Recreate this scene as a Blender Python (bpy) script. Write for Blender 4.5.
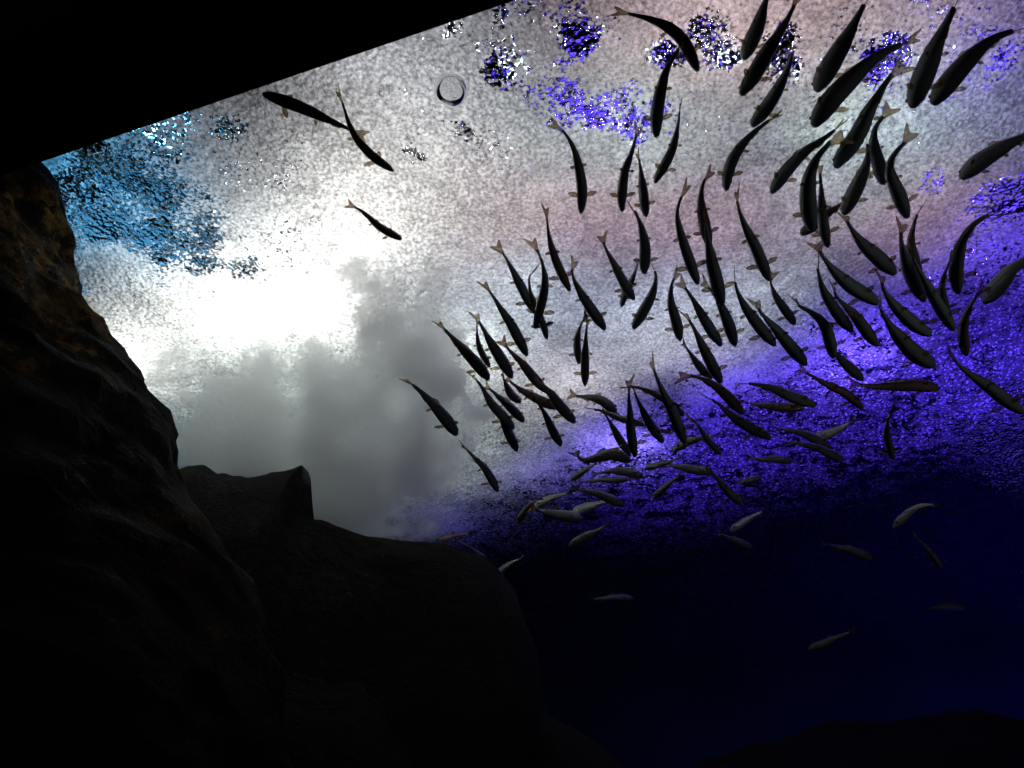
import bpy, bmesh, math, random
from mathutils import Vector, Matrix, noise
random.seed(7)
for o in list(bpy.data.objects):
    bpy.data.objects.remove(o, do_unlink=True)
SC = bpy.context.scene
C = SC.collection
R = math.radians

# ------------------------------------------------------------------ camera
FPX = 796.0
PITCH = 40.0
cam_d = bpy.data.cameras.new('camera')
cam_d.sensor_width = 36.0
cam_d.lens = FPX / 1024.0 * 36.0
cam_d.clip_start = 0.02
cam_d.clip_end = 60
cam = bpy.data.objects.new('camera', cam_d)
C.objects.link(cam)
cam.rotation_euler = (R(90 + PITCH), 0, 0)
SC.camera = cam
SC.view_settings.view_transform = 'Standard'
SC.view_settings.look = 'None'
SC.view_settings.gamma = 1.0
SC.view_settings.exposure = 0.0
SC.view_settings.use_curve_mapping = False
try:
    SC.cycles.max_bounces = 8
    SC.cycles.transmission_bounces = 6
    SC.cycles.volume_bounces = 8
    SC.cycles.sample_clamp_indirect = 4.0
    SC.cycles.volume_step_rate = 0.3
    SC.cycles.caustics_reflective = False
    SC.cycles.caustics_refractive = False
    SC.cycles.use_denoising = True
except Exception:
    pass

# where a direction of the photograph lies in the world (used to measure the place)
CP, SP = math.cos(R(PITCH)), math.sin(R(PITCH))
def ray(px, py):
    x = (px - 512) / FPX; y = (384 - py) / FPX
    return Vector((x, CP - SP * y, SP + CP * y))
def on_level(px, py, z):
    d = ray(px, py); return d * (z / d.z)
def on_depth(px, py, y):
    d = ray(px, py); return d * (y / d.y)

H = 2.0                                   # water surface above the eye
# the tank is turned a little against the view: U runs along its window, V into the tank
a_ = on_level(0, 176, 1.0); b_ = on_level(516, 0, 1.0)
U = (b_ - a_); U.z = 0; U.normalize()
V = Vector((-U.y, U.x, 0))
D0 = V.dot(a_)                            # inner face of the window wall
VMAX = 5.6
def uv(u, v, z): return U * u + V * v + Vector((0, 0, z))
ROT = math.atan2(U.y, U.x)

# ------------------------------------------------------------------ world and lamps
w = bpy.data.worlds.new('world'); SC.world = w; w.use_nodes = True
w.node_tree.nodes['Background'].inputs[0].default_value = (0.02, 0.03, 0.06, 1)
w.node_tree.nodes['Background'].inputs[1].default_value = 0.05

def lamp(name, kind, loc, col, power, target=None, size=0.3, size_y=None, spot=60, blend=1.0):
    d = bpy.data.lights.new(name, kind)
    d.color = col; d.energy = power
    if kind == 'AREA':
        d.size = size
        if size_y: d.shape = 'RECTANGLE'; d.size_y = size_y
        else: d.shape = 'DISK'
    elif kind == 'SPOT':
        d.spot_size = R(spot); d.spot_blend = blend; d.shadow_soft_size = size
    else:
        d.shadow_soft_size = size
    o = bpy.data.objects.new(name, d); C.objects.link(o)
    o.location = loc
    if target is not None:
        o.rotation_euler = (Vector(target) - Vector(loc)).to_track_quat('-Z', 'Y').to_euler()
    return o
def over(px, py, h):                      # a point h above the water where the photo shows (px,py) of the surface
    p = on_level(px, py, H); p.z = H + h; return p
def down(px, py, h, name, col, power, spot=None, size=0.1, size_y=None, rz=0):
    p = over(px, py, h)
    o = lamp(name, 'SPOT' if spot else 'AREA', p, col, power, size=size, size_y=size_y, spot=spot or 60)
    o.rotation_euler = (0, 0, rz)
    return o
#LIGHTS-BEGIN
# white floods for the glare, the rest added to tint the foam: name, where it hangs (over which point of the surface, how high), colour, power, spot angle or None, size, size_y
LAMPS = [
 ('white_flood_lamp', 235, 305, 0.40, (1, 0.98, 0.93), 22.78, 125, .03, None),
 ('white_flood_lamp', 330, 310, 0.30, (1, 0.98, 0.93), 6.93, 125, .03, None),
 ('white_flood_lamp', 345, 245, 0.35, (1, 0.98, 0.93), 9.38, 125, .03, None),
 ('white_flood_lamp', 130, 355, 0.25, (1, 0.98, 0.93), 8.77, 125, .03, None),
 ('white_flood_lamp', 470, 350, 0.25, (0.95, 1, 0.95), 3.70, 125, .03, None),
 ('warm_pool_fill', 400, 180, 0.45, (1, 0.96, 0.88), 10.14, 125, .03, None),
 ('grey_white_pool_fill', 420, 75, 0.40, (0.95, 0.95, 1), 5.04, 125, .008, None),
 ('grey_white_pool_fill', 230, 170, 0.40, (0.92, 0.95, 1), 1.99, 125, .008, None),
 ('cool_pool_fill', 520, 290, 0.30, (0.85, 0.95, 1), 3.48, 125, .03, None),
 ('cool_pool_fill', 640, 320, 0.35, (0.85, 0.95, 1), 4.28, 125, .03, None),
 ('cool_pool_fill', 760, 300, 0.35, (0.85, 0.95, 1), 3.34, 125, .03, None),
 ('cool_pool_fill', 440, 450, 0.50, (0.85, 0.95, 1), 3.30, 125, .03, None),
 ('rose_pool_fill', 500, 215, 0.30, (1, 0.66, 0.6), 1.74, 125, .008, None),
 ('rose_pool_fill', 610, 215, 0.30, (1, 0.66, 0.6), 2.04, 125, .008, None),
 ('rose_pool_fill', 720, 215, 0.30, (1, 0.66, 0.6), 1.84, 125, .008, None),
 ('rose_pool_fill', 830, 215, 0.30, (1, 0.66, 0.6), 0.90, 125, .008, None),
 ('rose_pool_fill', 940, 215, 0.30, (1, 0.66, 0.6), 1.85, 125, .008, None),
 ('rose_pool_fill', 600, 20, 0.30, (1, 0.72, 0.68), 1.57, 125, .008, None),
 ('rose_pool_fill', 730, 20, 0.30, (1, 0.72, 0.68), 3.70, 125, .008, None),
 ('rose_pool_fill', 860, 20, 0.30, (1, 0.72, 0.68), 2.08, 125, .008, None),
 ('pale_green_pool_fill', 530, 130, 0.32, (0.8, 1, 0.9), 1.05, 125, .008, None),
 ('pale_green_pool_fill', 640, 130, 0.32, (0.8, 1, 0.9), 2.98, 125, .008, None),
 ('pale_green_pool_fill', 750, 130, 0.32, (0.8, 1, 0.9), 0.56, 125, .008, None),
 ('pale_green_pool_fill', 860, 130, 0.32, (0.8, 1, 0.9), 4.04, 125, .008, None),
 ('pale_green_pool_fill', 970, 130, 0.32, (0.8, 1, 0.9), 1.06, 125, .008, None),
 ('rose_pool_fill', 985, 15, 0.30, (1, .72, .72), 1.11, 125, .008, None),
 ('violet_blue_pool_fill', 990, 60, 0.30, (.22, .16, 1), 1.60, 125, .03, None),
 ('deep_blue_pool_fill', 640, 490, 0.50, (.09, .04, 1), 7.73, 125, .03, None),
 ('cool_pool_fill', 270, 395, 0.80, (.88, 1, .92), 15.00, 125, .03, None),  # this and the next added behind the bubble cloud to brighten it
 ('cool_pool_fill', 385, 400, 0.80, (.88, 1, .92), 13.00, 125, .03, None),
 ('deep_blue_pool_fill', 460, 520, 0.40, (.14, .09, 1), 1.75, 125, .03, None),
 ('warm_pool_fill', 480, 400, 0.30, (1, .98, .94), 0.35, 125, .03, None),
 ('warm_pool_fill', 570, 385, 0.30, (1, .92, .95), 3.87, 125, .03, None),
 ('warm_pool_fill', 690, 350, 0.30, (1, .90, .98), 1.62, 125, .03, None),
 ('teal_pool_fill', 110, 200, 0.35, (0.12, 0.55, 1), 6.25, 125, .03, None),
 ('violet_blue_pool_fill', 540, 475, 0.25, (0.3, 0.24, 1), 1.55, 125, .03, None),
 ('violet_blue_pool_fill', 625, 450, 0.25, (0.26, 0.2, 1), 10.34, 125, .03, None),
 ('violet_blue_pool_fill', 740, 395, 0.28, (.14, .075, 1), 4.48, 125, .03, None),
 ('violet_blue_pool_fill', 860, 360, 0.28, (.14, .075, 1), 27.88, 125, .03, None),
 ('violet_blue_pool_fill', 940, 300, 0.35, (.14, .075, 1), 0.02, 125, .03, None),
 ('violet_blue_pool_fill', 1020, 260, 0.35, (.14, .075, 1), 7.64, 125, .03, None),
 ('violet_blue_pool_fill', 1010, 150, 0.35, (.14, .075, 1), 0.02, 125, .03, None),
 ('deep_blue_pool_fill', 720, 450, 0.50, (.09, .04, 1), 20.08, 125, .03, None),
 ('deep_blue_pool_fill', 860, 430, 0.50, (.09, .04, 1), 14.04, 125, .03, None),
 ('deep_blue_pool_fill', 1000, 380, 0.50, (.09, .04, 1), 41.14, 125, .03, None),
]
for nm, px, py, hh, col, pw, sp, sz, sy in LAMPS:
    down(px, py, hh, nm, col, pw, sp, sz, sy)
#LIGHTS-END
# coloured light panels added above the water, tinting the clear patches of the surface
def panel(px, py, elev, dist_, size, col, power, name):
    p = on_level(px, py, H); az = Vector((p.x, p.y, 0)).normalized()
    loc = p + az * dist_ * math.cos(R(elev)) + Z_ * dist_ * math.sin(R(elev))
    lamp(name, 'AREA', loc, col, power, p, size=size)
Z_ = Vector((0, 0, 1))
panel(120, 200, 24, 1.8, 1.3, (.07, .32, .60), 4.2, 'teal_tint_panel')
panel(600, 90, 42, 1.3, .7, (.13, .065, 1), 2.0, 'violet_tint_panel')
panel(960, 120, 38, 1.3, .8, (.13, .065, 1), 3, 'violet_tint_panel')
panel(980, 330, 14, 1.6, .7, (.12, .07, 1), .5, 'violet_tint_panel')
# added fills: behind the eye for rock and fish, under water for the blue glow
lamp('front_fill', 'SPOT', (-0.9, -0.9, 1.2), (1, .66, .30), 7, on_depth(85, 330, 1.2), size=.15, spot=28)
lamp('blue_patch_spot', 'SPOT', (-.25, .2, .1), (.02, .02, 1), 1.2, on_depth(156, 650, 1.1), size=.01, spot=9)  # blue spot added, standing in for a reflection in the glass
lamp('front_fill', 'AREA', (1.6, -0.9, 0.6), (1, .95, .90), 3.2, (1.0, 3.0, 1.4), size=.6)
lamp('underwater_blue_fill', 'SPOT', uv(2.4, 4.2, -.5), (.06, .03, 1), 32, uv(2.2, 5.6, .6), size=.1, spot=150)  # both blue lights added to lift the far wall
lamp('underwater_blue_fill', 'SPOT', uv(1.8, 3.6, 0.2), (.04, .03, 1), 9, uv(1.6, 5.6, 1.0), size=.1, spot=140)

# ------------------------------------------------------------------ helpers
def tag(o, label=None, cat=None, group=None, kind=None):
    if label: o['label'] = label
    if cat: o['category'] = cat
    if group: o['group'] = group
    if kind: o['kind'] = kind
    return o
def mesh_obj(name, verts, faces, mat, parent=None, smooth=True):
    me = bpy.data.meshes.new(name)
    me.from_pydata([tuple(v) for v in verts], [], faces)
    me.update()
    if smooth:
        me.polygons.foreach_set('use_smooth', [True] * len(me.polygons))
    if mat: me.materials.append(mat)
    o = bpy.data.objects.new(name, me); C.objects.link(o)
    if parent: o.parent = parent
    return o
class NT:
    def __init__(s, name):
        s.m = bpy.data.materials.new(name); s.m.use_nodes = True
        s.t = s.m.node_tree; s.t.nodes.clear()
        s.out = s.t.nodes.new('ShaderNodeOutputMaterial')
    def n(s, typ, ins=None, **props):
        nd = s.t.nodes.new(typ)
        for k, v in props.items(): setattr(nd, k, v)
        for k, v in (ins or {}).items():
            if hasattr(v, 'is_linked') or isinstance(v, bpy.types.NodeSocket): s.t.links.new(v, nd.inputs[k])
            else: nd.inputs[k].default_value = v
        return nd
    def math(s, op, a, b=None, c=None, clamp=False):
        nd = s.t.nodes.new('ShaderNodeMath'); nd.operation = op; nd.use_clamp = clamp
        for i, v in enumerate((a, b, c)):
            if v is None: continue
            if isinstance(v, bpy.types.NodeSocket): s.t.links.new(v, nd.inputs[i])
            else: nd.inputs[i].default_value = v
        return nd.outputs[0]
    def smooth(s, v, lo, hi, a=0.0, b=1.0):
        nd = s.n('ShaderNodeMapRange', {'Value': v, 'From Min': lo, 'From Max': hi, 'To Min': a, 'To Max': b}, interpolation_type='SMOOTHSTEP')
        return nd.outputs[0]
    def noise(s, vec, scale, detail=2.0, rough=0.5, dist=0.0):
        return s.n('ShaderNodeTexNoise', {'Vector': vec, 'Scale': scale, 'Detail': detail, 'Roughness': rough, 'Distortion': dist}).outputs[0]
    def mixc(s, f, a, b):
        nd = s.t.nodes.new('ShaderNodeMix'); nd.data_type = 'RGBA'
        for i, v in ((0, f), (6, a), (7, b)):
            if isinstance(v, bpy.types.NodeSocket): s.t.links.new(v, nd.inputs[i])
            else: nd.inputs[i].default_value = v
        return nd.outputs[2]
    def mixs(s, f, a, b):
        nd = s.t.nodes.new('ShaderNodeMixShader')
        if isinstance(f, bpy.types.NodeSocket): s.t.links.new(f, nd.inputs[0])
        else: nd.inputs[0].default_value = f
        s.t.links.new(a, nd.inputs[1]); s.t.links.new(b, nd.inputs[2])
        return nd.outputs[0]
    def done(s, surf=None, vol=None):
        if surf: s.t.links.new(surf, s.out.inputs[0])
        if vol: s.t.links.new(vol, s.out.inputs[1])
        return s.m
def plain(name, col, rough=0.7, spec=0.3, noise_amt=0.3, scale=8.0, bump=0.2):
    t = NT(name)
    pos = t.n('ShaderNodeNewGeometry').outputs['Position']
    f = t.noise(pos, scale, 5, .6)
    dark = tuple(c * (1 - noise_amt) for c in col) + (1,)
    lite = tuple(min(1, c * (1 + noise_amt)) for c in col) + (1,)
    c = t.mixc(f, dark, lite)
    b = t.n('ShaderNodeBump', {'Height': f, 'Strength': bump, 'Distance': .02}).outputs[0]
    p = t.n('ShaderNodeBsdfPrincipled', {'Base Color': c, 'Roughness': rough, 'Specular IOR Level': spec, 'Normal': b})
    return t.done(p.outputs[0])

# ------------------------------------------------------------------ materials
def rock_mat(name, base, algae, amt):
    t = NT(name)
    pos = t.n('ShaderNodeNewGeometry').outputs['Position']
    f1 = t.noise(pos, 5, 8, .65, .6)
    f2 = t.noise(pos, 22, 6, .7)
    f3 = t.noise(pos, 2.6, 3, .5, 1.0)
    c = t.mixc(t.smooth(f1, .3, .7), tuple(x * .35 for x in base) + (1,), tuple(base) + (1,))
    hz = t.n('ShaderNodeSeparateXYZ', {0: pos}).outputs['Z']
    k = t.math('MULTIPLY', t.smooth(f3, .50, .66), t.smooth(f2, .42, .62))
    k = t.math('MULTIPLY', k, t.smooth(hz, .75, 1.2, .12, 1.0))       # algae thinned lower down to take the orange glow out of the colour
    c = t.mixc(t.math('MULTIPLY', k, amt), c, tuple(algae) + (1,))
    hgt = t.math('ADD', t.math('MULTIPLY', f1, 1.0), t.math('MULTIPLY', f2, .35))
    b = t.n('ShaderNodeBump', {'Height': hgt, 'Strength': .9, 'Distance': .06}).outputs[0]
    return t.done(t.n('ShaderNodeBsdfPrincipled', {'Base Color': c, 'Roughness': .85, 'Specular IOR Level': .06, 'Normal': b}).outputs[0])
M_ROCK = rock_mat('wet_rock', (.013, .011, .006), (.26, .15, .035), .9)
M_ROCK_FAR = rock_mat('far_rock', (.009, .008, .005), (.04, .034, .014), .8)
M_BLACK = plain('black_painted_wall', (.0025, .0025, .003), .9, .05, .2, 3, .1)
M_TANKWALL = plain('water_glow_wall', (.03, .035, .14), .85, .1, .5, 1.6, .3)  # blue put in to stand for the glow of the deep water

def water_surface_mat():
    t = NT('foaming_water_surface')
    pos = t.n('ShaderNodeNewGeometry').outputs['Position']
    warp = t.n('ShaderNodeTexNoise', {'Vector': pos, 'Scale': 3.2, 'Detail': 5.0, 'Roughness': .6})
    off = t.n('ShaderNodeVectorMath', {0: warp.outputs['Color'], 1: (.5, .5, .5)}, operation='SUBTRACT').outputs[0]
    ofs = t.n('ShaderNodeVectorMath', {0: off, 3: .30}, operation='SCALE').outputs[0]
    wps = t.n('ShaderNodeVectorMath', {0: pos, 1: ofs}, operation='ADD').outputs[0]
    off = t.n('ShaderNodeVectorMath', {0: off, 3: .85}, operation='SCALE').outputs[0]
    wp = t.n('ShaderNodeVectorMath', {0: pos, 1: off}, operation='ADD').outputs[0]
    fine = t.noise(pos, 95, 2.5, .62)
    fine2 = t.noise(pos, 48, 2.0, .55)
    mid = t.noise(pos, 11, 4, .6, .4)
    big = t.noise(pos, 2.2, 4, .55, .5)
    vor = t.n('ShaderNodeTexVoronoi', {'Vector': pos, 'Scale': 62.0, 'Randomness': 1.0}, feature='F1').outputs['Distance']
    # amount of foam: full under the fall, thinning out beyond a slanting line towards the quiet far water
    l0 = on_level(400, 545, H); l1 = on_level(1040, 235, H)
    dx, dy = (l1 - l0).x, (l1 - l0).y; ll = math.hypot(dx, dy)
    nx, ny = -dy / ll, dx / ll
    if ny < 0: nx, ny = -nx, -ny
    dist = t.n('ShaderNodeVectorMath', {0: wp, 1: (nx, ny, 0)}, operation='DOT_PRODUCT').outputs['Value']
    d = t.math('SUBTRACT', dist, nx * l0.x + ny * l0.y)
    A = t.math('SUBTRACT', t.smooth(d, -.45, .2, .98, .71), t.smooth(d, .1, 2.4, .0, .42))
    # windows of clear water in the foam
    def blob(px, py, r, amt, A):
        c = on_level(px, py, H)
        dd = t.n('ShaderNodeVectorMath', {0: wps if r < .16 else wp, 1: (c.x, c.y, c.z)}, operation='DISTANCE').outputs['Value']
        return t.math('SUBTRACT', A, t.smooth(dd, r, r * .35, 0, amt))
    for bl in CLEAR: A = blob(*bl, A)
    # foam grain
    g = t.math('ADD', t.math('MULTIPLY', fine, .55), t.math('MULTIPLY', fine2, .25))
    g = t.math('ADD', g, t.math('MULTIPLY', mid, .20))
    # quiet water: foam dots in streaks stand in for glints on the ripples
    st = t.n('ShaderNodeMapping', {'Vector': pos, 'Rotation': (0, 0, .25), 'Scale': (3.5, 11.0, 1)}).outputs[0]
    streak = t.noise(st, 1.0, 4, .6, .8)
    g = t.math('ADD', g, t.math('MULTIPLY', t.math('SUBTRACT', streak, .5), t.smooth(d, -.2, .8, .06, .50)))
    thr = t.math('SUBTRACT', .86, t.math('MULTIPLY', A, .58))
    far_ = t.smooth(d, -.30, .30)
    pat = t.noise(pos, 16, 4, .65, 1.2)
    g = t.math('ADD', g, t.math('MULTIPLY', t.math('MULTIPLY', t.math('SUBTRACT', pat, .5), .85), far_))
    low = t.math('SUBTRACT', g, thr)
    mask = t.smooth(low, -.045, .05)
    # whiteness of the foam, with sparkles painted in
    swirl = t.noise(wp, 7.0, 6, .68, .9)
    wh = t.math('ADD', t.smooth(fine, .30, .70, .38, .90), t.smooth(big, .3, .7, -.08, .08))
    wh = t.math('MULTIPLY', wh, t.smooth(swirl, .30, .68, .62, 1.12))
    wh = t.math('ADD', wh, t.smooth(vor, .0, .35, .18, .0))
    v2 = t.n('ShaderNodeTexVoronoi', {'Vector': pos, 'Scale': 75.0, 'Randomness': 1.0}, feature='F1').outputs['Distance']
    spark = t.math('ADD', t.smooth(v2, .20, .40, 1.1, .18), t.math('MULTIPLY', t.math('SUBTRACT', pat, .5), .5))
    wh = t.math('MULTIPLY', wh, t.n('ShaderNodeMix', {0: far_, 2: 1.0, 3: spark}).outputs[0])
    col = t.n('ShaderNodeCombineColor', {0: wh, 1: wh, 2: wh}).outputs[0]
    hgt = t.math('ADD', t.math('MULTIPLY', fine2, .5), t.math('ADD', t.math('MULTIPLY', mid, 1.6), t.math('MULTIPLY', vor, .35)))
    bump = t.n('ShaderNodeBump', {'Height': hgt, 'Strength': .8, 'Distance': .03}).outputs[0]
    tr = t.n('ShaderNodeBsdfTranslucent', {'Color': col, 'Normal': bump}).outputs[0]
    df = t.n('ShaderNodeBsdfDiffuse', {'Color': (.35, .36, .38, 1), 'Normal': bump}).outputs[0]
    foam = t.mixs(.15, tr, df)
    gl = t.n('ShaderNodeBsdfGlass', {'Color': (.95, .97, 1, 1), 'Roughness': .02, 'IOR': 1.33, 'Normal': bump}).outputs[0]
    return t.done(t.mixs(mask, gl, foam))
CLEAR = [(270, 170, .34, .22), (185, 240, .30, .26), (770, 40, .75, .14), (980, 50, .45, .11), (430, 120, .3, .12), (1000, 215, .25, .13),
    # px, py on the surface, radius, how clear
    (115, 215, .36, .27), (120, 140, .28, .30), (190, 108, .16, .34), (80, 290, .14, .36), (235, 260, .2, .22), (60, 200, .3, .2),
    (548, 26, .16, .28), (572, 50, .08, .38), (570, 108, .13, .30), (615, 105, .12, .27), (650, 120, .09, .22), (660, 45, .07, .38), (712, 38, .10, .30), (715, 60, .06, .34),
    (464, 33, .06, .40), (500, 18, .05, .4), (410, 156, .05, .60), (462, 130, .05, .35), (512, 68, .06, .35), (780, 55, .10, .35), (895, 42, .10, .4), (1000, 62, .09, .28), (985, 30, .06, .2),
    (930, 190, .10, .3), (1005, 200, .13, .3), (500, 150, .14, .2)]
M_SURF = water_surface_mat()

def plume_mat():
    t = NT('bubble_cloud')
    pos = t.n('ShaderNodeNewGeometry').outputs['Position']
    tc = t.n('ShaderNodeTexCoord').outputs['Object']
    e = None
    for px, py, y, r in PUFFS:
        c = on_depth(px, py, y)
        dd = t.n('ShaderNodeVectorMath', {0: pos, 1: tuple(c)}, operation='DISTANCE').outputs['Value']
        k = t.math('SUBTRACT', 1.0, t.math('DIVIDE', dd, r))
        e = k if e is None else t.math('SMOOTH_MAX', e, k, .12)
    f = t.noise(pos, 6.0, 8, .62, .3)
    fb = t.noise(pos, 3.0, 2, .5)
    e = t.math('ADD', e, t.math('MULTIPLY', t.math('SUBTRACT', f, .5), 4.6))
    e = t.math('ADD', e, t.math('MULTIPLY', t.math('SUBTRACT', fb, .5), 1.0))
    f3 = t.noise(pos, 19.0, 4, .6)
    e = t.math('ADD', e, t.math('MULTIPLY', t.math('SUBTRACT', f3, .5), 1.1))
    dens = t.smooth(e, .15, .50, 0, 8.0)
    v = t.n('ShaderNodeVolumePrincipled', {'Color': (.985, 1, .988, 1), 'Density': dens, 'Anisotropy': .1}).outputs[0]
    return t.done(vol=v)
# px, py, how far in, radius of each puff of the cloud
PUFFS = [(220, 410, 2.2, .20), (270, 415, 2.25, .24), (330, 425, 2.25, .24), (385, 425, 2.2, .22), (430, 412, 2.1, .18), (392, 320, 1.78, .17), (410, 362, 1.88, .19), (430, 292, 1.70, .09),
         (300, 478, 2.3, .26), (350, 495, 2.35, .25), (245, 458, 2.3, .22), (390, 478, 2.3, .20), (208, 375, 2.0, .10), (320, 385, 2.0, .16), (245, 375, 2.05, .12), (355, 395, 1.95, .16), (420, 450, 2.25, .14), (340, 447, 1.95, .17), (386, 443, 1.95, .16)]
M_PLUME = plume_mat()

def body_mat(name, back, belly, rough=.45, spec=.4, mottle=.5):
    t = NT(name)
    g = t.n('ShaderNodeNewGeometry')
    nz = t.n('ShaderNodeSeparateXYZ', {0: g.outputs['Normal']}).outputs['Z']
    f = t.noise(g.outputs['Position'], 60, 3, .6)
    k = t.smooth(t.math('ADD', nz, t.math('MULTIPLY', t.math('SUBTRACT', f, .5), mottle)), -.75, .25)
    c = t.mixc(k, tuple(belly) + (1,), tuple(back) + (1,))
    b = t.n('ShaderNodeBump', {'Height': t.noise(g.outputs['Position'], 260, 1), 'Strength': .15, 'Distance': .002}).outputs[0]
    return t.done(t.n('ShaderNodeBsdfPrincipled', {'Base Color': c, 'Roughness': rough, 'Specular IOR Level': spec, 'Normal': b}).outputs[0])
M_BODY = {
    'd': body_mat('dark_fish_skin', (.10, .12, .12), (.21, .23, .22)),
    'o': body_mat('olive_fish_skin', (.075, .082, .055), (.18, .17, .12)),
    't': body_mat('grey_green_fish_skin', (.09, .13, .125), (.25, .32, .30)),
    'r': body_mat('brown_fish_skin', (.10, .06, .05), (.24, .16, .13)),
    's': body_mat('silver_fish_skin', (.22, .22, .19), (.62, .62, .56), .35, .6),
    'm': body_mat('dull_silver_fish_skin', (.07, .073, .062), (.20, .20, .17), .4, .5),
}
def fin_mat(name, col, f=.55):
    t = NT(name)
    tc = t.n('ShaderNodeTexCoord').outputs['Object']
    n1 = t.noise(tc, 180, 2)
    c = t.mixc(n1, tuple(x * .7 for x in col) + (1,), tuple(col) + (1,))
    tr = t.n('ShaderNodeBsdfTranslucent', {'Color': c}).outputs[0]
    df = t.n('ShaderNodeBsdfDiffuse', {'Color': c}).outputs[0]
    s = t.mixs(.3, tr, df)
    cl = t.n('ShaderNodeBsdfTransparent', {'Color': tuple(min(1, x * .5 + .5) for x in col) + (1,)}).outputs[0]
    return t.done(t.mixs(f, cl, s))
M_FIN = fin_mat('yellow_fin', (.50, .36, .12), .30)
M_FIN_R = fin_mat('rusty_fin', (.42, .19, .11), .30)
M_FIN_G = fin_mat('grey_fin', (.30, .30, .28), .7)
M_EYE = plain('fish_eye', (.01, .01, .01), .1, .8, .1)
t = NT('window_glass')
M_GLASS = t.done(t.mixs(.03, t.n('ShaderNodeBsdfTransparent', {'Color': (.99, 1, 1, 1)}).outputs[0], t.n('ShaderNodeBsdfGlossy', {'Color': (1, 1, 1, 1), 'Roughness': .02}).outputs[0]))
t = NT('air_bubble_film')
M_BUB = t.done(t.n('ShaderNodeBsdfGlass', {'Color': (1, 1, 1, 1), 'Roughness': .0, 'IOR': .66}).outputs[0])

# ------------------------------------------------------------------ the tank: floor, walls, window, water surface
def box_uv(name, u0, u1, v0, v1, z0, z1, mat, parent=None):
    vs = [uv(u, v, z) for z in (z0, z1) for v in (v0, v1) for u in (u0, u1)]
    fs = [(0, 2, 3, 1), (4, 5, 7, 6), (0, 1, 5, 4), (2, 6, 7, 3), (0, 4, 6, 2), (1, 3, 7, 5)]
    return mesh_obj(name, vs, fs, mat, parent, smooth=False)
ZF = -1.3; UL, UR = -5.0, 5.0; ZC = 4.4
for o in (box_uv('floor', UL, UR, -2.6, VMAX, ZF - .1, ZF, M_TANKWALL),
          box_uv('wall_back', UL, UR, VMAX, VMAX + .12, ZF, ZC, M_TANKWALL),
          box_uv('wall_left', UL - .12, UL, -2.6, VMAX, ZF, ZC, M_BLACK),
          box_uv('wall_right', UR, UR + .12, -2.6, VMAX, ZF, ZC, M_BLACK),
          box_uv('ceiling', UL, UR, -2.6, VMAX, ZC, ZC + .1, M_BLACK)):
    tag(o, kind='structure')
lintel = tag(box_uv('wall_front', UL, UR, D0 - .16, D0, 1.0, ZC, M_BLACK), kind='structure')
sill = tag(box_uv('trim_1', UL, UR, D0 - .16, D0, ZF, -.75, M_BLACK), kind='structure')
pane = tag(box_uv('window_1', UL, UR, D0 - .10, D0 - .06, -.75, 1.0, M_GLASS), kind='structure')

nu, nv = 230, 170
vs = []
for j in range(nv + 1):
    for i in range(nu + 1):
        u = UL + .01 + (UR - UL - .02) * i / nu
        v = D0 + .01 + (VMAX - D0 - .02) * (j / nv) ** 1.25
        p = uv(u, v, H)
        p.z += .022 * noise.noise(Vector((p.x * 3, p.y * 3, 0))) + .010 * noise.noise(Vector((p.x * 9, p.y * 9, 4)))
        vs.append(p)
fs = [(j * (nu + 1) + i, j * (nu + 1) + i + 1, (j + 1) * (nu + 1) + i + 1, (j + 1) * (nu + 1) + i) for j in range(nv) for i in range(nu)]
surf = mesh_obj('water_surface', vs, fs, M_SURF)
tag(surf, 'foaming rippled water surface seen from below, full of tiny bubbles', 'water', kind='stuff')

# ------------------------------------------------------------------ rocks
def fb(p, s, oct=4):
    v = 0; a = 1
    for k in range(oct):
        v += a * noise.noise(p * s); s *= 2.1; a *= .5
    return v
def column_rock(name, edge, y0, rx, ry, mat, seed):
    pts = [on_depth(px, py, y0) for px, py in edge]
    pts.sort(key=lambda p: -p.z)
    def ex(z):
        if z >= pts[0].z: return pts[0].x
        for p, q in zip(pts, pts[1:]):
            if p.z >= z >= q.z:
                f = (p.z - z) / max(1e-6, p.z - q.z); return p.x + (q.x - p.x) * f
        return pts[-1].x + (pts[-1].z - z) * .12
    vs, fs = [], []
    NZ, NA = 150, 96
    z1, z0 = pts[0].z + .03, ZF
    for k in range(NZ + 1):
        z = z1 + (z0 - z1) * k / NZ
        x = ex(z)
        for a in range(NA):
            th = 2 * math.pi * a / NA
            n_ = Vector((math.cos(th), math.sin(th), 0))
            p = Vector((x - rx + n_.x * rx, y0 + n_.y * ry, z))
            q = p + Vector((seed, seed, seed))
            amp = .35 + .65 * min(1, abs(math.sin(th)) * 1.4)
            p += n_ * (.10 * amp * fb(q, 2.4) + .035 * fb(q, 9, 3))
            gap = V.dot(p) - (D0 + .06)          # the rock leans against the inside of the window wall
            if gap < 0: p -= V * gap
            vs.append(p)
    for k in range(NZ):
        for a in range(NA):
            b = (a + 1) % NA
            fs.append((k * NA + a, (k + 1) * NA + a, (k + 1) * NA + b, k * NA + b))
    fs.append(tuple(range(NA)))
    fs.append(tuple(reversed(range(NZ * NA, NZ * NA + NA))))
    return mesh_obj(name, vs, fs, mat)
left_edge = [(76, 146), (50, 172), (58, 196), (70, 222), (68, 258), (61, 290), (66, 312), (93, 322), (113, 350), (138, 384),
             (164, 410), (176, 430), (178, 452), (182, 470), (200, 500), (222, 545), (245, 590), (262, 640), (272, 700), (280, 768)]
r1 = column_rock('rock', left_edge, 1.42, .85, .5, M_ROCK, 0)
tag(r1, 'tall dark brown rock filling the left side, ochre algae on its edge', 'rock')
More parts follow.
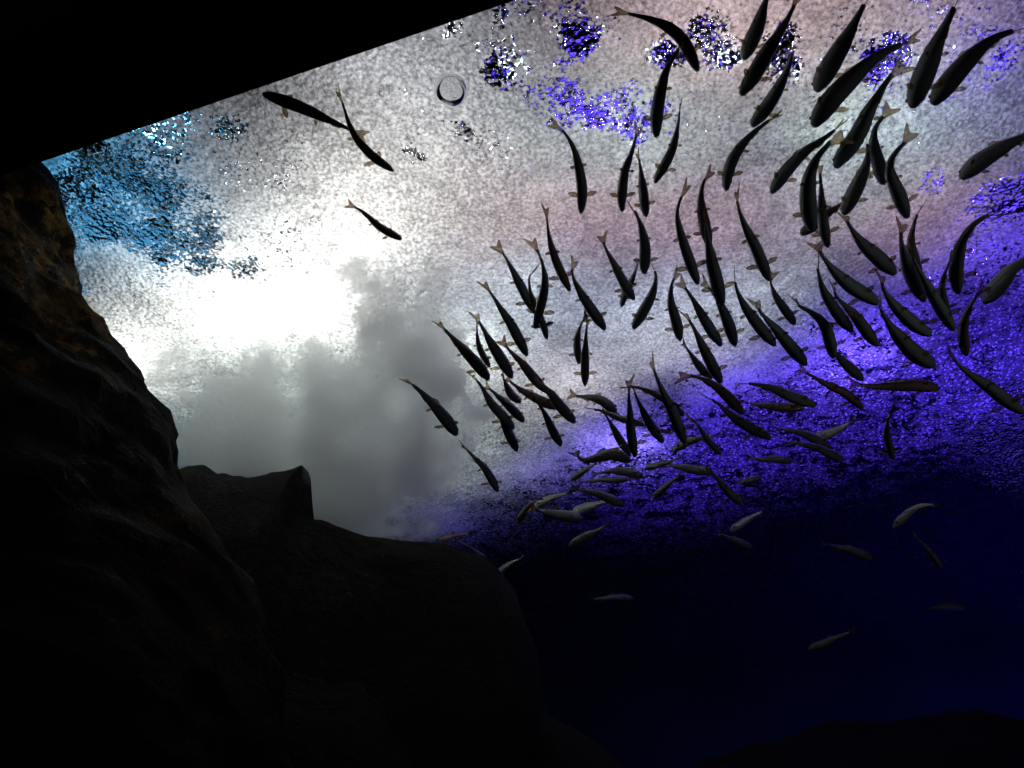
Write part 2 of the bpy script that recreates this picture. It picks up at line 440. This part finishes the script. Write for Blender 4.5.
def ridge_rock(name, top, y0, depth, front, mat, seed, rough=.05):
    pts = [on_depth(px, py, y0) for px, py in top]
    N = 200
    x0, x1 = pts[0].x, pts[-1].x
    prof = [(-front, ZF), (-front * .96, None, .1), (-front * .85, None, .35), (-front * .6, None, .62), (-front * .32, None, .84), (-front * .12, None, .96), (0, None, 1.0),
            (depth * .2, None, .97), (depth * .6, None, .8), (depth, None, .4), (depth, ZF)]
    NP = 28
    import bisect
    def zt(x):
        for p, q in zip(pts, pts[1:]):
            if p.x <= x <= q.x: return p.z + (q.z - p.z) * (x - p.x) / max(1e-6, q.x - p.x)
        return pts[-1].z
    vs = []
    for i in range(N + 1):
        x = x0 + (x1 - x0) * i / N
        zz = zt(x)
        for j in range(NP + 1):
            s = j / NP
            if s < .55:                       # front slope up to the crest
                f = s / .55; dy = -front * (1 - f ** 1.6); hz = math.sin(f * math.pi / 2) ** .8
            else:
                f = (s - .55) / .45; dy = depth * f; hz = math.cos(f * math.pi / 2) ** .5 if f < 1 else 0
            z = ZF + (zz - ZF) * hz
            p = Vector((x, y0 + dy, z)); q = p + Vector((seed, 0, seed))
            k = 1 if .1 < hz < .995 else .25
            p += Vector((.3 * fb(q + Vector((9, 9, 9)), 3), fb(q, 3), .6 * fb(q + Vector((3, 7, 1)), 5))) * rough * k
            vs.append(p)
    fs = [(i * (NP + 1) + j, i * (NP + 1) + j + 1, (i + 1) * (NP + 1) + j + 1, (i + 1) * (NP + 1) + j) for i in range(N) for j in range(NP)]
    fs.append(tuple(range(NP + 1))); fs.append(tuple(reversed(range(N * (NP + 1), (N + 1) * (NP + 1)))))
    return mesh_obj(name, vs, fs, mat)
r2 = ridge_rock('rock', [(120, 474), (180, 476), (196, 470), (212, 472), (226, 484), (256, 488), (275, 486), (293, 483), (306, 477), (311, 475), (314.5, 523), (335, 528), (372, 540),
                         (400, 548), (450, 556), (490, 564), (515, 590), (530, 640), (545, 720)], 1.95, .12, .5, M_ROCK_FAR, 5, .035)
tag(r2, 'low dark rock ledge under the bubble cloud, with a square step', 'rock')
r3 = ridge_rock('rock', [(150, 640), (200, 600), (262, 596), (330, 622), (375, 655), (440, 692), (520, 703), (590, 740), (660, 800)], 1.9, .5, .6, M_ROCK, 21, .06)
tag(r3, 'olive brown mound of rock at the bottom left', 'rock')
r4 = ridge_rock('rock', [(640, 800), (700, 764), (760, 745), (830, 733), (900, 724), (960, 717), (1024, 727), (1120, 750)], 3.0, .6, .8, M_ROCK_FAR, 33, .05)
tag(r4, 'low dark rock mound at the bottom right', 'rock')

# ------------------------------------------------------------------ bubble cloud under the fall
def lump(name, c, sc, mat, seed, amp=.12, sub=4):
    bm = bmesh.new(); bmesh.ops.create_icosphere(bm, subdivisions=sub, radius=1.0)
    for v in bm.verts:
        v.co *= 1 + amp * fb(v.co + Vector((seed, 0, 0)), 1.6, 3)
        wz = c.z + v.co.z * sc[2]
        if wz > H - .03: v.co.z = (H - .03 - c.z) / sc[2]
    me = bpy.data.meshes.new(name); bm.to_mesh(me); bm.free()
    me.materials.append(mat)
    o = bpy.data.objects.new(name, me); C.objects.link(o)
    o.location = c; o.scale = sc
    return o
c = on_depth(330, 410, 2.2)
pl = lump('bubble_cloud', Vector((c.x, c.y, H - .42)), (.90, .95, .75), M_PLUME, 3, .06)
tag(pl, 'wide billowing grey green bubble cloud with a tower rising into the glare', 'bubbles', kind='stuff')

# ------------------------------------------------------------------ air bubbles at the surface
def bubble(px, py, r, label):
    p = on_level(px, py, H - .03 - r * .5)
    bm = bmesh.new(); bmesh.ops.create_uvsphere(bm, u_segments=28, v_segments=16, radius=r)
    for v in bm.verts:
        v.co.z *= .85
        v.co += Vector((v.co.x, v.co.y, 0)) * .12 * noise.noise(v.co * 30)
    me = bpy.data.meshes.new('air_bubble'); bm.to_mesh(me); bm.free(); me.materials.append(M_BUB)
    me.polygons.foreach_set('use_smooth', [True] * len(me.polygons))
    o = bpy.data.objects.new('air_bubble', me); C.objects.link(o); o.location = p
    tag(o, label, 'bubble')
bubble(451, 90, .046, 'large round glassy air bubble under the surface near the black edge')

# ------------------------------------------------------------------ fish
#FISH-BEGIN
# every fish: points from tail tip to snout as the photograph shows them, width, skin, tail roll, label
FISH = [  # dim ones low in the blue are surface reflections built as fish
 ([(368,138),(356,132),(331,121),(300,107),(262,93)],13,'o',40,'long dark fish heading up left, snout touching the black edge'),
 ([(337,88),(344,108),(350,126),(360,143),(375,158),(394,171)],10,'o',10,'slim fish crossing the tail of the long dark fish at upper left'),
 ([(346,203),(363,212),(380,227),(402,239)],9,'r',50,'small lone brownish fish above the white glare'),
 ([(612,11),(630,14),(652,20),(672,30),(685,44),(698,71)],14,'d',60,'bent fish with pale tail at the top, arching down to the right'),
 ([(685,33),(678,50),(667,69),(661,90),(657,112),(656,137)],15,'d',10,'dark fish hanging straight down under the arched fish at the top'),
 ([(549,121),(562,130),(573,147),(579,168),(582,190),(581,213)],13,'d',20,'dark fish with hooked tail left of the blue glittering patch'),
 ([(639,123),(633,148),(625,172),(622,192),(622,211)],12,'d',40,'left one of two dark fish whose tails touch, heads down'),
 ([(637,150),(640,165),(643,190),(646,216)],12,'d',20,'right one of two dark fish whose tails touch, heads down'),
 ([(681,100),(678,125),(673,147),(664,166),(654,183)],11,'d',20,'slim fish curving down left, tail thin as a thread'),
 ([(783,112),(767,122),(750,136),(735,155),(728,173),(726,190)],13,'d',15,'dark fish with orange pectoral fins, tail swept to the right'),
 ([(775,-22),(766,0),(757,28),(743,59)],18,'d',20,'leftmost of the thick dark fish cut by the top border'),
 ([(800,-12),(792,10),(780,32),(767,52),(753,76),(740,95)],17,'d',20,'thick dark fish cut by the top border, second from the left'),
 ([(793,42),(790,62),(781,83),(768,105),(751,126)],15,'d',10,'dark fish just below the pair of thick fish at the top'),
 ([(874,-10),(860,12),(848,35),(832,62),(815,91)],20,'d',25,'thick dark fish at the top, steep, over the longer slanting one'),
 ([(921,35),(900,45),(875,58),(850,80),(830,101),(812,126)],21,'d',60,'largest dark fish slanting down left with reddish tail'),
 ([(909,62),(893,74),(880,92),(868,113),(856,137),(834,167)],18,'t',60,'grey green fish with pale forked tail below the largest dark fish'),
 ([(963,-10),(948,20),(936,45),(923,77),(911,107)],21,'d',30,'thick straight fish near the top right, nearly upright'),
 ([(1030,27),(1010,32),(990,41),(968,60),(950,80),(931,104)],19,'d',30,'thick curved fish at the top right corner, head down left'),
 ([(1048,120),(1024,136),(1005,146),(983,159),(959,178)],17,'d',20,'dark fish entering from the right border at mid height of the pale water'),
 ([(846,119),(836,129),(826,137),(807,150),(791,165),(780,179),(771,193)],14,'t',50,'fish with yellow tail slanting down left beside the upright cluster'),
 ([(848,137),(836,138),(826,147),(815,161),(809,179),(808,200),(811,229)],19,'d',60,'broad upright dark fish in the cluster, yellow tail spread'),
 ([(852,196),(840,205),(828,213),(813,225),(800,234)],12,'r',20,'reddish fish mostly hidden behind the broad upright fish'),
 ([(866,134),(868,152),(865,168),(857,186),(843,214)],16,'d',10,'dark fish slanting down left at the right of the cluster'),
 ([(819,162),(821,185),(822,207),(824,228),(828,247)],12,'d',20,'narrow upright fish showing below the broad upright fish'),
 ([(894,105),(883,117),(875,129),(874,146),(878,162),(883,184)],14,'d',80,'curved dark fish with the widest open yellow tail'),
 ([(913,128),(906,141),(896,152),(890,163),(891,176),(898,193),(907,217)],15,'d',40,'dark fish bent in an arc right of the yellow tailed fish'),
 ([(842,213),(849,225),(860,241),(876,256),(895,273)],17,'d',30,'dark fish heading down right under the cluster, orange tail root'),
 ([(814,241),(822,255),(835,272),(851,286),(866,295),(878,303)],16,'t',60,'long grey green fish heading down right, forked tail under the cluster'),
 ([(902,220),(901,239),(905,258),(912,277),(924,300)],16,'d',20,'dark fish with a rust red tail, head pointing down'),
 ([(924,203),(916,218),(911,240),(914,258),(920,276)],11,'d',40,'narrow fish whose tail crosses a violet sparkle beside the red tail'),
 ([(909,244),(915,262),(928,287),(940,308),(954,330)],13,'t',20,'fish partly behind the red tailed fish, heading down right'),
 ([(1009,214),(996,214),(983,218),(970,228),(961,244),(957,261),(956,277),(958,293)],14,'d',40,'dark fish curved like a sickle over blue glitter at the right'),
 ([(956,252),(947,268),(942,284),(944,302),(950,318)],9,'m',30,'faint greyish fish behind the sickle shaped fish'),
 ([(1046,244),(1024,260),(1011,270),(1001,282),(983,302)],16,'d',20,'dark fish coming in from the right border over the blue glitter'),
 ([(987,283),(976,297),(969,308),(964,322),(963,338),(966,355)],11,'r',20,'dim violet brown fish bent over the blue glitter'),
 ([(880,272),(884,290),(894,305),(908,319),(920,328),(931,334)],15,'t',20,'grey green curved fish lying along the upper side of a darker twin'),
 ([(879,299),(882,312),(894,331),(908,347),(920,357),(934,365)],18,'d',20,'thick dark fish under its grey green twin at the right'),
 ([(947,351),(960,366),(974,377),(989,387),(1003,398),(1023,412)],14,'d',20,'dark fish slanting to the right border over dark blue water'),
 ([(848,383),(869,386),(893,386),(915,385),(940,388)],12,'r',20,'level reddish brown fish along the lower edge of the blue glitter'),
 ([(819,256),(818,270),(822,287),(829,300),(838,314),(852,331)],14,'d',10,'curved dark fish left of a shorter one, tail thin and upright'),
 ([(832,283),(836,296),(846,307),(857,318),(867,332),(877,345)],14,'d',10,'short dark fish hugging the curved one on its right side'),
 ([(792,296),(798,305),(812,313),(823,323),(829,338),(833,357)],14,'t',30,'fish bent in an S with a small forked tail'),
 ([(828,340),(838,356),(849,367),(862,379)],12,'d',20,'small dark fish continuing below the S shaped one'),
 ([(774,270),(771,283),(777,298),(786,311),(795,324)],11,'d',60,'short dark fish alone between two larger slanting fish'),
 ([(734,270),(736,287),(743,303),(755,321),(775,345)],14,'d',10,'slanting dark fish over a grey green one in the middle right'),
 ([(753,299),(762,314),(776,329),(790,346),(806,364)],15,'t',50,'grey green fish with fin raised, half under the slanting dark one'),
 ([(737,187),(738,206),(746,228),(756,248),(769,280)],14,'d',30,'straight dark fish in the rosy water, head down right'),
 ([(713,168),(703,184),(701,204),(704,222),(709,245)],14,'r',10,'brown fish at the top of the column of three overlapping fish'),
 ([(703,206),(707,235),(712,262),(717,283),(722,304)],16,'d',10,'dark middle fish of the column of three overlapping fish'),
 ([(701,279),(710,289),(719,302),(727,320),(735,345)],14,'d',20,'lowest fish of the column of three overlapping fish'),
 ([(689,181),(681,198),(677,214),(681,234),(688,256),(698,284)],13,'d',10,'dark fish just left of the column, tail thin'),
 ([(679,269),(672,284),(671,302),(676,321),(680,340)],13,'d',10,'upright dark fish left of a pale green one'),
 ([(678,279),(688,292),(699,310),(709,327),(721,345)],13,'t',40,'pale grey green fish slanting between two dark ones'),
 ([(682,311),(692,325),(702,345),(711,363),(721,382)],14,'d',40,'dark fish slanting down right above the purple water'),
 ([(682,341),(692,356),(701,368),(712,378)],10,'m',20,'paler fish along the left side of the dark slanting fish'),
 ([(628,203),(636,214),(642,229),(645,249),(644,273)],14,'d',10,'curved dark fish in the rosy water, belly towards the right'),
 ([(651,263),(656,276),(653,292),(645,308),(633,328)],13,'t',10,'grey green fish curved to the left like a bracket'),
 ([(602,233),(605,247),(614,264),(623,281),(634,299)],12,'d',60,'dark fish crossing over a smaller one, tail small and forked'),
 ([(640,256),(634,275),(627,290),(621,306)],9,'d',20,'small fish crossing under the one with the small forked tail'),
 ([(545,205),(547,220),(550,241),(557,263),(570,291)],11,'r',40,'brown fish with orange tail, left of centre in the rosy band'),
 ([(575,258),(572,271),(577,286),(588,304),(605,329)],13,'d',30,'fish bent at the tail below the brown orange tailed one'),
 ([(529,238),(537,250),(543,266),(545,284),(541,305),(535,328)],12,'d',70,'curved dark fish with yellowish fan tail at the left of the school'),
 ([(494,243),(504,255),(515,275),(524,292),(537,314)],12,'t',60,'grey green fish with forked tail meeting the curved one head to head'),
 ([(539,265),(530,275),(530,290),(536,308),(543,324),(547,339)],9,'m',20,'thin greyish fish behind the crossing pair at the left'),
 ([(481,281),(490,292),(501,309),(512,326),(527,355)],13,'d',60,'dark fish alone over the bright cloud edge, forked tail'),
 ([(436,321),(448,333),(463,349),(476,363),(489,379)],14,'o',60,'dark olive fish with yellowish tail at the left end of the bunch'),
 ([(473,312),(482,327),(491,343),(500,357),(512,377)],14,'d',60,'dark fish with forked tail at the top of the tight bunch'),
 ([(477,319),(477,332),(479,346),(484,357),(490,367)],8,'r',20,'thin fish squeezed behind the top of the tight bunch'),
 ([(500,338),(509,350),(522,363),(534,378),(546,391)],12,'r',60,'reddish brown fish with forked tail right of the tight bunch'),
 ([(526,370),(538,382),(551,394),(562,408),(575,422)],13,'d',20,'dark fish at the right edge of the tight bunch, head low'),
 ([(505,376),(512,383),(523,391),(538,399),(558,408)],11,'r',20,'rusty flat lying fish under the right edge of the bunch'),
 ([(531,396),(538,403),(546,416),(553,431),(561,445)],11,'d',10,'dark fish pointing down below the rusty flat lying one'),
 ([(470,373),(481,386),(491,403),(503,416),(514,428)],12,'d',50,'dark fish with rusty tail on the lower left of the bunch'),
 ([(484,384),(499,397),(511,408),(524,421)],11,'d',20,'dark fish in the heart of the bunch, head towards the right'),
 ([(492,398),(498,411),(505,425),(511,438),(517,450)],12,'d',20,'lowest fish of the tight bunch, pointing down'),
 ([(502,371),(505,382),(511,394),(521,402)],10,'r',20,'short reddish fish deep inside the tight bunch'),
 ([(402,378),(419,390),(432,403),(445,418),(457,434)],15,'d',60,'dark fish alone at the left over the grey cloud, rusty tail'),
 ([(460,443),(473,456),(486,470),(498,491)],10,'d',20,'dark fish at the far lower left of the school, over the purple edge'),
 ([(588,312),(581,325),(577,342),(579,363)],10,'m',30,'greyish left fish of the small upright pair'),
 ([(588,316),(586,335),(585,360),(585,385)],11,'d',20,'darker right fish of the small upright pair'),
 ([(568,394),(577,396),(594,398),(606,403),(616,413)],12,'d',75,'dark fish lying flat with a wide pinkish fan tail'),
 ([(601,407),(611,424),(620,440),(630,454)],10,'d',20,'thin dark fish slanting to meet the foot of the upright one'),
 ([(585,408),(602,411),(619,418),(645,425)],8,'m',40,'pale fish lying behind the legs of the dark ones'),
 ([(630,377),(629,393),(630,414),(631,433),(635,456)],12,'d',50,'upright dark fish with forked tail in the lower centre'),
 ([(631,384),(640,405),(650,424),(663,442)],11,'d',20,'dark fish sharing its tail point with the upright one'),
 ([(618,388),(635,387),(648,391),(666,400),(684,415)],10,'r',40,'pale brownish fish passing behind the steep dark fish'),
 ([(651,357),(655,373),(663,392),(673,413),(685,443)],14,'d',20,'steep dark fish crossing in front of the pale brownish one'),
 ([(676,378),(692,376),(709,382),(724,393),(743,413)],13,'r',70,'brown fish with reddish tail over the purple border'),
 ([(702,395),(717,403),(732,416),(749,427),(771,438)],12,'d',30,'dark fish parallel and below the brown reddish tailed one'),
 ([(685,416),(697,424),(707,439),(721,454)],8,'d',20,'thin dark fish heading down into the blue'),
 ([(735,384),(752,384),(771,388),(790,396),(816,405)],12,'d',60,'dark fish lying nearly level with rust coloured tail'),
 ([(742,402),(760,405),(780,407),(804,408)],10,'r',30,'pale brown level fish just under the nearly level dark one'),
 ([(797,367),(812,376),(830,386),(845,393),(863,408)],10,'r',40,'reddish slanting fish left of the level reddish brown one'),
 ([(898,404),(889,417),(887,431),(889,446),(893,459)],9,'m',20,'faint upright fish in the dark blue under the level reddish fish'),
 ([(856,417),(844,426),(830,433),(812,437)],9,'s',30,'bright silver fish, tail up to the right, above dark blue'),
 ([(774,429),(795,431),(813,438),(830,446)],10,'m',30,'dull silver fish meeting the bright silver one'),
 ([(780,443),(803,444),(822,450),(843,460)],9,'m',30,'dull fish below the meeting silver pair'),
 ([(745,457),(762,459),(777,459),(793,461)],8,'m',20,'dull level fish left under the meeting silver pair'),
 ([(573,451),(583,460),(600,457),(615,454),(630,461)],13,'m',80,'broad dull silver fish with dark raised tail in the blue'),
 ([(598,462),(590,467),(582,472),(571,480)],8,'m',20,'small dull mirrored fish slanting down left from the broad silver one'),
 ([(592,475),(611,471),(628,472),(643,476)],10,'m',20,'dull silver mirrored fish level under the broad one'),
 ([(578,483),(600,480),(615,480),(630,479)],7,'m',20,'thin dull mirrored fish, third level one down under the broad one'),
 ([(570,488),(590,492),(606,497),(624,505)],10,'m',20,'dull silver mirrored fish slanting down right at the centre of the dark blue'),
 ([(574,492),(560,495),(546,500),(534,507)],8,'s',20,'silver fish curving like a bow at the left end of the dim mirrored shoal'),
 ([(545,497),(533,502),(525,511),(517,523)],8,'m',20,'leftmost dull silver fish of the dim mirrored shoal'),
 ([(529,507),(542,511),(560,515),(583,518)],12,'d',60,'dark fish under the bow shaped silver one'),
 ([(612,501),(600,503),(587,507),(572,512)],10,'s',20,'silver fish slanting up right below the dim mirrored shoal'),
 ([(611,523),(597,531),(584,537),(569,546)],9,'m',20,'dull silver fish deep below the dim mirrored shoal'),
 ([(722,434),(702,438),(687,442),(672,451)],9,'m',20,'dull silver fish behind the thin dark one in the blue'),
 ([(681,457),(668,462),(657,465),(644,469)],7,'m',20,'small pale fish over the dark level one in the blue'),
 ([(658,467),(675,466),(691,469),(713,472)],10,'d',20,'dark level fish in the blue glitter'),
 ([(683,474),(673,480),(664,488),(653,498)],8,'m',20,'grey fish slanting down left under the dark level one'),
 ([(706,464),(720,482),(729,492),(742,503)],10,'d',20,'dark fish slanting down right into the deep blue'),
 ([(733,484),(748,480),(761,478)],6,'m',20,'tiny pale fish right of the dark slanting one'),
 ([(769,509),(757,514),(745,521),(730,531)],8,'s',20,'straight silver fish alone in deep blue, tail up right'),
 ([(718,532),(730,538),(740,542),(752,547)],8,'m',20,'dim mirrored fish just under the straight silver one'),
 ([(943,506),(923,505),(908,513),(893,528)],8,'s',30,'bright silver fish bent in a bow at the lower right'),
 ([(913,534),(924,545),(933,556),(941,568)],7,'m',20,'dim mirrored fish below the bright bow shaped one'),
 ([(821,543),(840,547),(855,551),(872,558)],8,'m',20,'dim brownish mirrored fish deep at the right'),
 ([(473,533),(462,535),(450,537),(438,541)],6,'r',20,'dim reddish mirrored fish under the purple edge of the cloud'),
 ([(454,538),(466,546),(476,553),(488,561)],7,'m',20,'dim mirrored fish slanting down right under the purple edge'),
 ([(523,557),(513,562),(505,567),(496,575)],7,'s',20,'small silver fish on its own at the foot of the dark water'),
 ([(588,600),(604,598),(620,597),(634,598)],7,'m',20,'very dim level mirrored fish low in the middle of the dark water'),
 ([(922,609),(936,607),(950,606),(965,607)],8,'m',20,'very dim level mirrored fish low at the right'),
 ([(857,630),(842,635),(826,642),(808,649)],7,'m',20,'very dim slanting mirrored fish low at the right'),
]
def smooth_line(P, n):
    """Catmull-Rom through the points, resampled evenly, from snout to tail."""
    Q = [P[0] * 2 - P[1]] + list(P) + [P[-1] * 2 - P[-2]]
    out = []
    for i in range(1, len(Q) - 2):
        for k in range(12):
            t_ = k / 12
            a, b, c, d = Q[i-1], Q[i], Q[i+1], Q[i+2]
            out.append(.5 * ((b * 2) + (c - a) * t_ + (a * 2 - b * 5 + c * 4 - d) * t_**2 + (b * 3 - a - c * 3 + d) * t_**3))
    out.append(P[-1])
    L = [0]
    for p, q in zip(out, out[1:]): L.append(L[-1] + (q - p).length)
    res = []; j = 0
    for k in range(n + 1):
        s = L[-1] * k / n
        while j < len(L) - 2 and L[j+1] < s: j += 1
        f = (s - L[j]) / max(1e-9, L[j+1] - L[j])
        res.append(out[j].lerp(out[j+1], max(0, min(1, f))))
    return res, L[-1]
PROF = [(0, .0), (.008, .28), (.03, .46), (.07, .68), (.13, .87), (.22, 1.0), (.34, 1.0), (.46, .93), (.58, .80), (.70, .63), (.80, .48), (.90, .36), (1.0, .31)]
def prof(s):
    for (a, x), (b, y) in zip(PROF, PROF[1:]):
        if a <= s <= b: return x + (y - x) * (s - a) / (b - a)
    return PROF[-1][1]
Z = Vector((0, 0, 1))
placed = []
rnd = random.Random(11)
def level_for(pts, target):
    d = [on_level(x, y, 1.0) for x, y in pts]
    l1 = sum((q - p).length for p, q in zip(d, d[1:]))
    return target / l1
def place(pts, wpx):
    clipped = [p for p in pts]
    base = level_for(pts, .205)
    base = max(.80, min(1.62, base))
    best = None
    for k in (1, .94, 1.06, .88, 1.12, .82, 1.18, .76, .7, .65):
        z = base * k
        if z > H - .22: continue
        line = [on_level(x, y, z) for x, y in pts]
        fine, L = smooth_line(line, 14)
        dist = sum(line, Vector()) .length / len(line)
        r_ = wpx / FPX * dist * .62
        gap = 9
        for (f2, r2) in placed:
            if (f2[7] - fine[7]).length > .6: continue
            m = min((p - q).length for p in fine for q in f2) - r_ - r2
            gap = min(gap, m)
        if best is None or gap > best[0] + .004: best = (gap, z, fine, r_, dist)
        if gap > .012: break
    placed.append((best[2], best[3]))
    return best[1]
def plate(name, outline, nrm, thick, mat, parent):
    """a fin: an outline in space given a real thickness, thinner at the rim"""
    n_ = len(outline)
    cen = sum(outline, Vector()) / n_
    vs = [p + nrm * thick * .25 for p in outline] + [p - nrm * thick * .25 for p in outline] + [cen + nrm * thick * .5, cen - nrm * thick * .5]
    fs = []
    for i in range(n_):
        j = (i + 1) % n_
        fs += [(i, j, 2 * n_), (n_ + j, n_ + i, 2 * n_ + 1), (i, n_ + i, n_ + j, j)]
    return mesh_obj(name, vs, fs, mat, parent)
def make_fish(pts, wpx, skin, roll, label):
    z = place(pts, wpx)
    line = [on_level(x, y, z) for x, y in reversed(pts)]      # snout first
    N = 40
    ln, L = smooth_line(line, N)
    dist = sum(line, Vector()).length / len(line)
    # full width seen -> half width and half height of the body
    rw = wpx / FPX * dist * .5 * .83
    rw = min(rw, .095 * L)
    rh = rw * 1.2
    org = ln[N // 3].copy()
    root = bpy.data.objects.new('fish', None); C.objects.link(root)
    root.location = org; root.empty_display_size = .02
    tag(root, label, 'fish', 'school of fish under the water surface')
    mat = M_BODY[skin]
    fin = {'d': M_FIN, 'o': M_FIN, 't': M_FIN, 'r': M_FIN_R, 's': M_FIN_G, 'm': M_FIN_G}[skin]
    BODY = .86
    ln = [p - org for p in ln]
    def at(s):
        f = s * N; i = min(N - 1, int(f)); p = ln[i].lerp(ln[i + 1], f - i)
        tan = (ln[min(N, i + 1)] - ln[max(0, i)]).normalized()
        side = tan.cross(Z).normalized()
        up = side.cross(tan).normalized()
        return p, tan, side, up
    vs, fs = [], []
    NR, NA = 26, 14
    sgn = 1 if rnd.random() < .5 else -1
    for k in range(NR + 1):
        f = k / NR; s = BODY * (f ** 1.25)
        p, tan, side, up = at(s)
        r0 = prof(s / BODY)
        hw = rw * r0 * (1 if s < .55 else 1 - .35 * (s - .55) / .31)
        hh = rh * r0
        for a in range(NA):
            th = 2 * math.pi * a / NA
            cx, cz = math.cos(th), math.sin(th)
            bel = 1.06 if cz < 0 else .94
            vs.append(p + side * cx * hw + up * (cz * hh * bel - (.12 * rh if s < .04 else 0)))
    for k in range(NR):
        for a in range(NA):
            b = (a + 1) % NA
            fs.append((k * NA + a, k * NA + b, (k + 1) * NA + b, (k + 1) * NA + a))
    fs.append(tuple(reversed(range(NA)))); fs.append(tuple(range(NR * NA, NR * NA + NA)))
    mesh_obj('body', vs, fs, mat, root)
    # tail fin, forked, rolled by the stroke of the tail
    p, tan, side, up = at(BODY - .012)
    ang = R(roll) * sgn
    fu = (up * math.cos(ang) + side * math.sin(ang)).normalized()
    nr = tan.cross(fu).normalized()
    tl = L * (1 - BODY + .012)
    e, tan2, _, _ = at(1.0)
    ax = (e - p).normalized()
    h = rw * .24
    fh = max(rw * 1.05, .034 * L) * (1.15 if roll > 65 else 1)
    out = []
    for (a, b) in ((0, .30), (.25, .42), (.6, .85), (.88, 1.10), (1.0, 1.12), (.93, .7), (.80, .35), (.72, 0), (.80, -.35), (.93, -.7), (1.0, -1.12), (.88, -1.10), (.6, -.85), (.25, -.42), (0, -.30)):
        out.append(p + ax * tl * a + fu * fh * b)
    plate('tail_fin', out, nr, .0016, fin, root)
    # dorsal fin
    def unpaired(name, s0, s1, hgt, sg):
        o_ = []
        a0 = at(s0); a1 = at(s1); am = at((s0 + s1) / 2)
        r0 = rh * prof(s0 / BODY) * .88; r1 = rh * prof(s1 / BODY) * .88; rm = rh * prof((s0 + s1) / 2 / BODY) * .88
        b0 = a0[0] + a0[3] * r0 * sg; b1 = a1[0] + a1[3] * r1 * sg
        o_ = [b0, b0 + a0[1] * L * .02 + a0[3] * sg * hgt * .9, am[0] + am[3] * sg * (rm + hgt), b1 + a1[1] * L * .02 + a1[3] * sg * hgt * .45, b1]
        plate(name, o_, am[2], .0014, fin, root)
    unpaired('dorsal_fin', .40, .52, rh * .75, 1)
    unpaired('anal_fin', .64, .72, rh * .6, -1)
    # paired fins stand out sideways and sweep back
    def paired(name, s0, ln_, down_, wd):
        for sd in (-1, 1):
            q, tn, si, u_ = at(s0)
            r0 = rw * prof(s0 / BODY)
            b0 = q + si * sd * r0 * .80 - u_ * rh * .42
            dirn = (si * sd * 1.0 + tn * .75 - u_ * down_).normalized()
            tw = (tn * 1.0 - dirn * tn.dot(dirn)).normalized()
            w_ = L * wd; l_ = L * ln_
            o_ = [b0 - tw * w_ * .3, b0 + dirn * l_ * .55 - tw * w_ * .55, b0 + dirn * l_ * .98 - tw * w_ * .25, b0 + dirn * l_ + tw * w_ * .15, b0 + dirn * l_ * .6 + tw * w_ * .6, b0 + tw * w_ * .35]
            plate(name, o_, dirn.cross(tw).normalized(), .0014, fin, root)
    paired('pectoral_fin', .20, .105, .35, .045)
    paired('pelvic_fin', .50, .055, .7, .03)
    # eyes
    for sd in (-1, 1):
        q, tn, si, u_ = at(.055)
        bm = bmesh.new(); bmesh.ops.create_icosphere(bm, subdivisions=1, radius=rw * .20)
        me = bpy.data.meshes.new('eye'); bm.to_mesh(me); bm.free(); me.materials.append(M_EYE)
        me.polygons.foreach_set('use_smooth', [True] * len(me.polygons))
        o = bpy.data.objects.new('eye', me); C.objects.link(o); o.parent = root
        o.location = q + si * sd * rw * .58 + u_ * rh * .12
for f_ in FISH:
    make_fish(*f_)
#FISH-END
